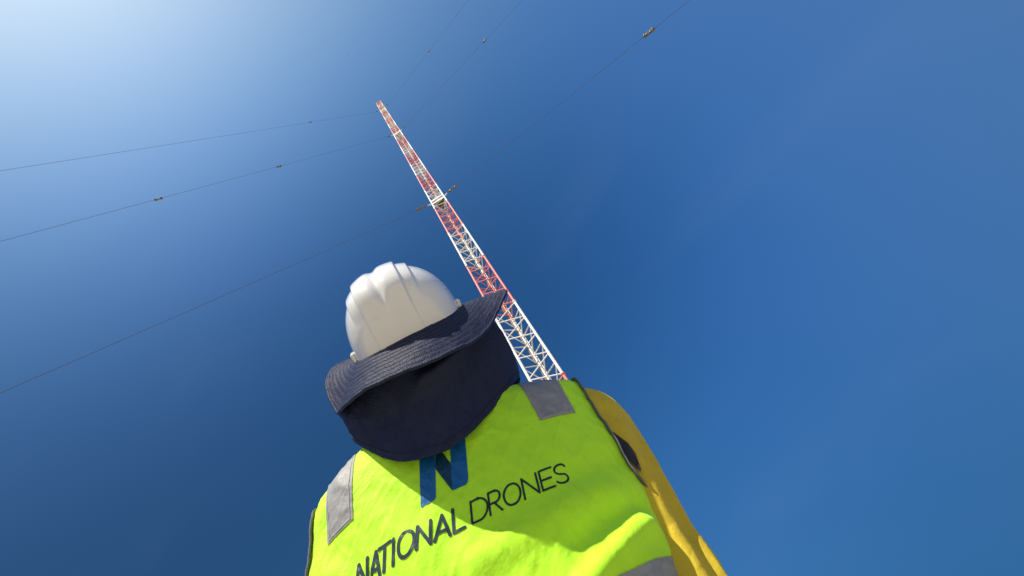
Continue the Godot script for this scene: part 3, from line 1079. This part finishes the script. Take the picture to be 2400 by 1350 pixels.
func vest(root: Node3D) -> void:
	var P := vest_grid(0.0, 0.0, 1.0, 230, 0.0, TAU, 400)
	for r in P.size():
		P[r].resize(400)
	var v := mi("safety_vest", clipped(P, true, [vest_keep]), M.hi_vis, root)
	v.set_meta("label", "fluorescent yellow safety vest with grey tape and printed back")
	# silver tape over each shoulder: between two lines, down to a cut end behind
	# [bottom inner, bottom outer, top inner, top outer] on the back
	var tapes := [
		[Vector2(0.154, 1.432), Vector2(0.222, 1.437), Vector2(0.152, 1.60), Vector2(0.228, 1.60)],
		[Vector2(-0.150, 1.385), Vector2(-0.190, 1.375), Vector2(-0.146, 1.60), Vector2(-0.200, 1.60)],
	]
	for k in 2:
		var q: Array = tapes[k]
		var sgn := 1.0 if k == 0 else -1.0
		var line := func(a: Vector2, c: Vector2, y: float) -> float:
			return lerpf(a.x, c.x, clampf((y - a.y) / (c.y - a.y), -0.3, 1.0))
		var gs := [
			func(p: Vector3): return (p.x - line.call(q[0], q[2], p.y)) * sgn,
			func(p: Vector3): return (line.call(q[1], q[3], p.y) - p.x) * sgn,
			func(p: Vector3): return p.y - lerpf(q[0].y, q[1].y, (p.x - q[0].x) / (q[1].x - q[0].x)) if p.z > 0.03 else p.y - 1.30,
			vest_keep,
		]
		var th0 := -PI / 2 if k == 0 else PI / 2
		var o := mi("shoulder_tape", clipped(vest_grid(0.0012, 0.36, 1.0, 150, th0, th0 + PI, 170), false, gs), M.silver_tape, v)
		o.set_meta("label", "strip of silver reflective tape over the shoulder")
		# a stitched seam just inside its edges
		for e in [[0, 2], [1, 3], [0, 1]]:
			var path := PackedVector3Array()
			var a: Vector2 = q[e[0]]
			var c: Vector2 = q[e[1]]
			var mid: Vector2 = (q[0] + q[1]) / 2 + Vector2(0, 0.05)
			for j in 41:
				var u := a.lerp(c, lerpf(0.02, 0.98, j / 40.0))
				var inw := (mid - u) * Vector2(1, 0 if e[1] > 1 else 1)
				u += inw.normalized() * 0.0035
				if ring(3 if u.x > 0 else 2, find_t(u.x, u.y)) < absf(u.x) + 0.004: break
				path.append(on_back(u.x, u.y, 0.0013))
			if path.size() > 2:
				var sb := Bag.new()
				add_tube(sb, path, func(_t): return 0.0009, 5)
				mi("seam", done(sb), M.thread, v)
	# silver tape round the waist of the vest
	var hoop := clipped(vest_grid(0.0012, 0.12, 0.38, 80, 0.0, TAU, 300), false, [func(p: Vector3): return 1.172 - p.y + p.x * 0.14, func(p: Vector3): return p.y - 1.117 - p.x * 0.14])
	mi("waist_tape", hoop, M.silver_tape, v)
	# grey binding round the armholes
	for right in [true, false]:
		var sg := 1.0 if right else -1.0
		var back := PackedVector3Array()
		var front := PackedVector3Array()
		var y := 1.275 if right else 1.245
		while y < 1.60:
			var x: float = arm_edge(y, right) * sg
			var t := find_t(x, y)
			var A := ring(3, t) if right else ring(2, t)
			if absf(x) < A:
				back.append(on_back(x, y, 0.001))
				front.append(on_back(x, y, 0.001, true))
			y += 0.004
		front.reverse()
		var path := back.duplicate()
		path.append_array(front)
		path.append(back[0])
		var nb := Bag.new()
		var rows := []
		for k in path.size():
			var t := (path[mini(k + 1, path.size() - 1)] - path[maxi(k - 1, 0)]).normalized()
			var nn := (path[k] - Vector3(0, clampf(path[k].y - 0.02, 1.0, 1.5), 0.02)).normalized()
			nn = (nn - t * nn.dot(t)).normalized()
			var w := t.cross(nn)
			var row := PackedVector3Array()
			for s in 12:
				var a := TAU * s / 12
				row.append(path[k] + w * cos(a) * 0.0085 + nn * sin(a) * 0.0026)
			rows.append(row)
		add_grid(nb, rows, true, true)
		mi("binding", done(nb), M.grey_binding, v)
	lettering(v)

# ------------------------------------------------------------------ print on the back
func add_stroke(b: Bag, pts: PackedVector2Array, half: float, off: float) -> void:
	# a pen stroke with round ends, lying on the vest
	var fine := PackedVector2Array()
	for k in pts.size() - 1:
		var n := maxi(1, int(ceil(pts[k].distance_to(pts[k + 1]) / 0.003)))
		for j in n: fine.append(pts[k].lerp(pts[k + 1], float(j) / n))
	fine.append(pts[-1])
	var outline := []
	var L := fine.size()
	for k in L:
		var t0 := (fine[k] - fine[k - 1]).normalized() if k > 0 else (fine[1] - fine[0]).normalized()
		var t1 := (fine[k + 1] - fine[k]).normalized() if k < L - 1 else t0
		var t := (t0 + t1).normalized()
		var n := t.orthogonal()
		var mitre := minf(1.0 / maxf(0.3, n.dot(t0.orthogonal())), 1.9)
		outline.append([fine[k] + n * half * mitre, fine[k] - n * half * mitre])
	for e in [0, L - 1]:
		var t := (fine[0] - fine[1]).normalized() if e == 0 else (fine[L - 1] - fine[L - 2]).normalized()
		var at := b.v.size()
		add_print_point(b, fine[e], off)
		for s in 9:
			add_print_point(b, fine[e] + t.rotated(PI * (s / 8.0 - 0.5)) * half, off)
		for s in 8: b.i.append_array(PackedInt32Array([at, at + 1 + s, at + 2 + s]))
	var at := b.v.size()
	for o in outline:
		add_print_point(b, o[0], off)
		add_print_point(b, o[1], off)
	for k in L - 1:
		var q := at + k * 2
		b.i.append_array(PackedInt32Array([q, q + 1, q + 2, q + 1, q + 3, q + 2]))

func add_print_point(b: Bag, p: Vector2, off: float) -> void:
	var e := 0.004
	var q := on_back(p.x, p.y, off)
	b.v.append(q)
	b.n.append((on_back(p.x + e, p.y, off) - q).cross(on_back(p.x, p.y + e, off) - q).normalized())
	b.uv.append(Vector2.ZERO)

func arc(cx: float, cy: float, rx: float, ry: float, a0: float, a1: float, n := 20) -> PackedVector2Array:
	var o := PackedVector2Array()
	for k in n + 1:
		var a := deg_to_rad(lerpf(a0, a1, float(k) / n))
		o.append(Vector2(cx + rx * cos(a), cy + ry * sin(a)))
	return o

func glyph(ch: String) -> Array:
	# strokes in a box 1 high, with x measured in the letter's own width
	match ch:
		"N": return [PackedVector2Array([Vector2(0, 0), Vector2(0, 1)]), PackedVector2Array([Vector2(0, 1), Vector2(1, 0)]), PackedVector2Array([Vector2(1, 0), Vector2(1, 1)])]
		"A": return [PackedVector2Array([Vector2(0, 0), Vector2(0.5, 1)]), PackedVector2Array([Vector2(0.5, 1), Vector2(1, 0)]), PackedVector2Array([Vector2(0.17, 0.3), Vector2(0.83, 0.3)])]
		"T": return [PackedVector2Array([Vector2(0, 1), Vector2(1, 1)]), PackedVector2Array([Vector2(0.5, 1), Vector2(0.5, 0)])]
		"I": return [PackedVector2Array([Vector2(0, 0), Vector2(0, 1)])]
		"O": return [arc(0.5, 0.5, 0.5, 0.5, 0, 362, 36)]
		"L": return [PackedVector2Array([Vector2(0, 1), Vector2(0, 0)]), PackedVector2Array([Vector2(0, 0), Vector2(1, 0)])]
		"D":
			var d := PackedVector2Array([Vector2(0, 0), Vector2(0, 1), Vector2(0.42, 1)])
			d.append_array(arc(0.42, 0.5, 0.58, 0.5, 90, -90, 18))
			d.append(Vector2(0, 0))
			return [PackedVector2Array([Vector2(0, 0), Vector2(0, 1)]), d.slice(1)]
		"R":
			var d := PackedVector2Array([Vector2(0, 1), Vector2(0.55, 1)])
			d.append_array(arc(0.55, 0.735, 0.4, 0.265, 90, -90, 14))
			d.append(Vector2(0, 0.47))
			return [PackedVector2Array([Vector2(0, 0), Vector2(0, 1)]), d, PackedVector2Array([Vector2(0.42, 0.47), Vector2(1, 0)])]
		"E": return [PackedVector2Array([Vector2(0, 0), Vector2(0, 1)]), PackedVector2Array([Vector2(0, 1), Vector2(1, 1)]), PackedVector2Array([Vector2(0, 0.5), Vector2(0.85, 0.5)]), PackedVector2Array([Vector2(0, 0), Vector2(1, 0)])]
		"S":
			var d := arc(0.5, 0.755, 0.47, 0.245, 20, 250, 18)
			d.append_array(arc(0.5, 0.255, 0.5, 0.255, 70, -160, 18))
			return [d]
	return []

func lettering(v: Node3D) -> void:
	var cap := 0.0285
	var slant := 0.17
	# letter, where it starts, its width, half the stroke
	var word := [
		["N", -0.1515, 0.0135, 1], ["A", -0.1330, 0.0140, 1], ["T", -0.1215, 0.0165, 1], ["I", -0.1005, 0.0, 1], ["O", -0.0935, 0.0215, 1], ["N", -0.0685, 0.0175, 1], ["A", -0.0455, 0.0200, 1], ["L", -0.0200, 0.0150, 1],
		["D", 0.0055, 0.0235, 0], ["R", 0.0315, 0.0175, 0], ["O", 0.0535, 0.0250, 0], ["N", 0.0830, 0.0225, 0], ["E", 0.1110, 0.0195, 0], ["S", 0.1345, 0.0200, 0],
	]
	for w in word:
		var b := Bag.new()
		var half: float = 0.0022 if w[3] == 1 else 0.0015
		var off := 0.0007
		for st in glyph(w[0]):
			var pts := PackedVector2Array()
			for p in st:
				var x: float = w[1] + p.x * w[2] + slant * p.y * cap
				pts.append(Vector2(x, 1.3095 + 0.085 * x + p.y * cap))
			add_stroke(b, pts, half, off)
			off += 0.00015
		mi("letter", done(b), M.bold_print if w[3] == 1 else M.light_print, v)
	# the emblem: a large N of three folded bars, its head under the neck flap
	var bars := [
		[M.blue_print, 0.0007, [Vector2(-0.0560, 1.357), Vector2(-0.034, 1.360), Vector2(-0.026, 1.404), Vector2(-0.0185, 1.462), Vector2(-0.0425, 1.462)]],
		[M.navy_print, 0.0009, [Vector2(-0.0095, 1.362), Vector2(-0.0025, 1.404), Vector2(-0.0185, 1.4485), Vector2(-0.026, 1.404)]],
		[M.blue_print, 0.0011, [Vector2(-0.0098, 1.362), Vector2(0.0085, 1.3635), Vector2(0.0135, 1.3665), Vector2(0.0162, 1.373), Vector2(0.028, 1.438), Vector2(0.032, 1.466), Vector2(0.0075, 1.466), Vector2(0.0035, 1.440), Vector2(-0.0025, 1.404)]],
	]
	for bar in bars:
		var poly := PackedVector2Array(bar[2])
		# scan the outline in thin level strips so that it follows the back
		var b := Bag.new()
		var lo := 9.0
		var hi := -9.0
		for p in poly:
			lo = minf(lo, p.y); hi = maxf(hi, p.y)
		var ys := []
		var steps := 40
		for k in steps + 1: ys.append(lerpf(lo + 1e-5, hi - 1e-5, float(k) / steps))
		var prev := -1
		for yv in ys:
			var xs := []
			for k in poly.size():
				var a := poly[k]
				var c := poly[(k + 1) % poly.size()]
				if (a.y > yv) != (c.y > yv):
					xs.append(a.x + (yv - a.y) / (c.y - a.y) * (c.x - a.x))
			xs.sort()
			if xs.size() < 2:
				prev = -1
				continue
			var at := b.v.size()
			for j in 7:
				add_print_point(b, Vector2(lerpf(xs[0], xs[-1], j / 6.0), yv), bar[1])
			if prev >= 0:
				for j in 6:
					b.i.append_array(PackedInt32Array([prev + j, prev + j + 1, at + j, prev + j + 1, at + j + 1, at + j]))
			prev = at
		mi("emblem_bar", done(b), bar[0], v)

# ------------------------------------------------------------------ hard hat with sun brim and neck flap
const DOME := Vector3(0.112, 0.138, 0.135)

func dome_at(u: float, w: float) -> Vector3:
	# u across (left to right, -1..1), w from the rear rim over the top to the front rim (0..1)
	var a := u * PI / 2
	var v := w * PI
	var p := Vector3(DOME.x * sin(a), DOME.y * cos(a) * sin(v), DOME.z * cos(a) * cos(v))
	var e := pow(pow(absf(p.x / DOME.x), 2.35) + pow(absf(p.y / DOME.y), 2.35) + pow(absf(p.z / DOME.z), 2.35), 1 / 2.35)
	p /= e
	return p

func dome_raise(p: Vector3) -> float:
	var hgt := clampf(p.y / DOME.y, 0, 1)
	var x := absf(p.x + 0.011)
	var panel := smoothstep(0.0430, 0.0402, x)
	var wing := smoothstep(0.0655, 0.0622, x)
	var r := panel * lerpf(0.0016, 0.0062, smoothstep(0.15, 0.75, hgt))
	r += wing * 0.0058 * smoothstep(0.42, 0.75, hgt)
	var gw := 0.0085 * smoothstep(0.40, 0.72, hgt)
	if gw > 0.0004:
		r -= 0.0058 * smoothstep(0.40, 0.68, hgt) * exp(-pow(x / gw, 2.0))
	return r

func hard_hat(root: Node3D) -> void:
	var hat := Node3D.new()
	hat.name = "hard_hat"
	root.add_child(hat)
	hat.transform = Transform3D(head_basis(), HEAD)
	hat.set_meta("label", "white ribbed hard hat with navy sun brim and neck flap")
	var P := []
	for r in 131:
		var row := PackedVector3Array()
		for c in 201:
			var u := lerpf(-0.985, 0.985, c / 200.0)
			var p := dome_at(u, r / 130.0)
			var n := Vector3(p.x / (DOME.x * DOME.x), p.y / (DOME.y * DOME.y), p.z / (DOME.z * DOME.z)).normalized()
			row.append(p + n * dome_raise(p))
		P.append(row)
	var b := Bag.new()
	add_grid(b, P, false)
	for k in b.v.size():
		if b.n[k].dot(b.v[k] + Vector3(0, 0.02, 0)) < 0: b.n[k] = -b.n[k]
	mi("shell", done(b), M.white_shell, hat)
	# rolled rim
	var path := PackedVector3Array()
	for k in 97:
		var a := TAU * k / 96
		path.append(Vector3(DOME.x * 1.003 * sin(a), -0.001, DOME.z * 1.003 * cos(a)))
	b = Bag.new()
	add_tube(b, path, func(_t): return 0.0032, 8)
	mi("rim", done(b), M.white_shell, hat)
	# accessory slots at the sides
	for s in [-1.0, 1.0]:
		b = Bag.new()
		add_box(b, Transform3D(Basis(Vector3.BACK, -0.14 * s), Vector3(0.1105 * s, 0.008, 0.016)), Vector3(0.010, 0.024, 0.066), 0.004)
		mi("accessory_slot", done(b), M.white_shell, hat)
	sun_brim(hat)
	neck_flap(hat)

# the brim's outer edge by angle from the rear (right is positive): how far it stands out, how far it hangs
var brim_out := [[-180, 0.060], [-150, 0.072], [-120, 0.084], [-100, 0.084], [-82, 0.080], [-66, 0.080], [-45, 0.090], [-25, 0.096], [0, 0.098], [22, 0.086], [40, 0.076], [55, 0.076], [70, 0.090], [82, 0.108], [100, 0.100], [130, 0.080], [160, 0.065], [180, 0.060]]
var brim_drop := [[-180, 0.030], [-150, 0.015], [-120, -0.002], [-100, 0.010], [-82, 0.036], [-66, 0.064], [-45, 0.055], [-25, 0.040], [0, 0.043], [22, 0.054], [40, 0.054], [55, 0.046], [70, 0.031], [82, 0.016], [100, 0.022], [130, 0.040], [160, 0.036], [180, 0.030]]

func brim_at(deg: float, s: float, lift: float) -> Vector3:
	var a := deg_to_rad(deg)
	var inner := Vector3(0.107 * sin(a), 0.004, 0.130 * cos(a))
	var n := Vector3(sin(a) / 0.107, 0, cos(a) / 0.130).normalized()
	var wave := (0.0040 * noise.get_noise_2d(deg * 0.028, s * 1.2) + 0.0012 * noise.get_noise_2d(deg * 0.09, s * 4.0)) * s * smoothstep(180.0, 150.0, absf(deg))
	return inner + n * curve_at(brim_out, deg) * s - Vector3(0, curve_at(brim_drop, deg) * pow(s, 1.25) - lift - wave, 0)

func sun_brim(hat: Node3D) -> void:
	var rings_n := 9
	var P := []
	var cols := 260
	# over the top from the inner edge, round the hem, and back underneath
	for r in 72:
		var s := r / 71.0
		var row := PackedVector3Array()
		var groove := 0.0
		for k in rings_n:
			var d := (s - lerpf(0.10, 0.93, float(k) / (rings_n - 1))) * 0.085 / 0.0012
			groove += exp(-d * d)
		for c in cols:
			row.append(brim_at(-180 + 360.0 * c / cols, s, 0.0018 - 0.0006 * groove))
		P.append(row)
	for r in 9:
		var row := PackedVector3Array()
		var a := r / 8.0 * PI
		for c in cols:
			row.append(brim_at(-180 + 360.0 * c / cols, 1.0 + 0.03 * sin(a), 0.0026 * cos(a)))
		P.append(row)
	for r in 20:
		var row := PackedVector3Array()
		for c in cols:
			row.append(brim_at(-180 + 360.0 * c / cols, 1.0 - r / 19.0, -0.0018))
		P.append(row)
	var b := Bag.new()
	add_grid(b, P, true)
	mi("sun_brim", done(b), M.navy_cloth, hat)
	# bound hem
	var hem_path := PackedVector3Array()
	for c in 241:
		hem_path.append(brim_at(-180 + 360.0 * c / 240.0, 1.005, 0.0))
	b = Bag.new()
	add_tube(b, hem_path, func(_t): return 0.0030, 8, 1.0, Vector3.ZERO, false)
	mi("brim_hem", done(b), M.navy_cloth, hat)
	# rows of stitching in the grooves
	for k in rings_n:
		var s := lerpf(0.10, 0.93, float(k) / (rings_n - 1))
		var path := PackedVector3Array()
		for c in 201:
			path.append(brim_at(-180 + 360.0 * c / 200.0, s, 0.0015))
		b = Bag.new()
		add_tube(b, path, func(_t): return 0.0006, 5, 1.0, Vector3.ZERO, false)
		mi("stitching", done(b), M.navy_thread, hat)

func neck_flap(hat: Node3D) -> void:
	# a curtain from under the brim down on to the collar
	var xf := hat.transform
	var inv := xf.affine_inverse()
	# lower hem in the person's axes, from the left cheek round the nape to the right cheek
	var hem := [
		[-125, Vector3(-0.135, 1.60, -0.02)], [-105, Vector3(-0.150, 1.59, 0.04)], [-85, Vector3(-0.157, 1.575, 0.085)], [-65, Vector3(-0.133, 1.505, 0.110)], [-45, Vector3(-0.098, 1.453, 0.127)],
		[-22, Vector3(-0.060, 1.419, 0.142)], [0, Vector3(-0.009, 1.410, 0.150)], [22, Vector3(0.035, 1.429, 0.145)], [45, Vector3(0.071, 1.464, 0.130)], [65, Vector3(0.128, 1.527, 0.105)], [85, Vector3(0.165, 1.583, 0.072)], [105, Vector3(0.160, 1.60, 0.02)], [125, Vector3(0.13, 1.61, -0.03)],
	]
	var hx := hem.map(func(a): return [a[0], a[1].x])
	var hy := hem.map(func(a): return [a[0], a[1].y])
	var hz := hem.map(func(a): return [a[0], a[1].z])
	var P := []
	var rows := 46
	for pass_ in 2:
		for r in rows + 1:
			var s := float(r) / rows if pass_ == 0 else 1.0 - float(r) / rows
			var row := PackedVector3Array()
			for c in 141:
				var deg := lerpf(-125, 125, c / 140.0)
				var top := xf * brim_at(deg, 0.30, -0.004)
				var low := Vector3(curve_at(hx, deg), curve_at(hy, deg), curve_at(hz, deg))
				var out := (xf.basis * Vector3(sin(deg_to_rad(deg)), 0, cos(deg_to_rad(deg)))).lerp((low - Vector3(0, low.y, 0.0)).normalized(), 0.6).normalized()
				var side_ := smoothstep(35.0, 85.0, absf(deg))
				var bulge := lerpf(-0.008, 0.024, side_) * sin(PI * clampf(s * 0.95, 0, 1))
				var gather := 0.007 * noise.get_noise_2d(deg * 0.030, s * 1.3) + 0.004 * noise.get_noise_2d(deg * 0.08 + s * 1.5 + 40, s * 2.0)
				# a pleat that stands out near the top behind the right ear
				gather += 0.030 * exp(-pow((s - 0.36 + deg * 0.0016) / 0.085, 2.0)) * smoothstep(-12.0, 6.0, deg) * smoothstep(52.0, 36.0, deg)
				var thick := 0.0 if pass_ == 0 else -0.0015
				row.append(inv * (top.lerp(low, s) + out * (bulge + gather * (0.35 + 0.65 * s) + thick)))
			P.append(row)
	var b := Bag.new()
	add_grid(b, P, false)
	mi("neck_flap", done(b), M.navy_cloth, hat)
	# turned hem
	var path := PackedVector3Array()
	for c in 141:
		path.append(P[rows - 3][c])
	b = Bag.new()
	add_tube(b, path, func(_t): return 0.0012, 6)
	mi("flap_hem", done(b), M.navy_cloth, hat)
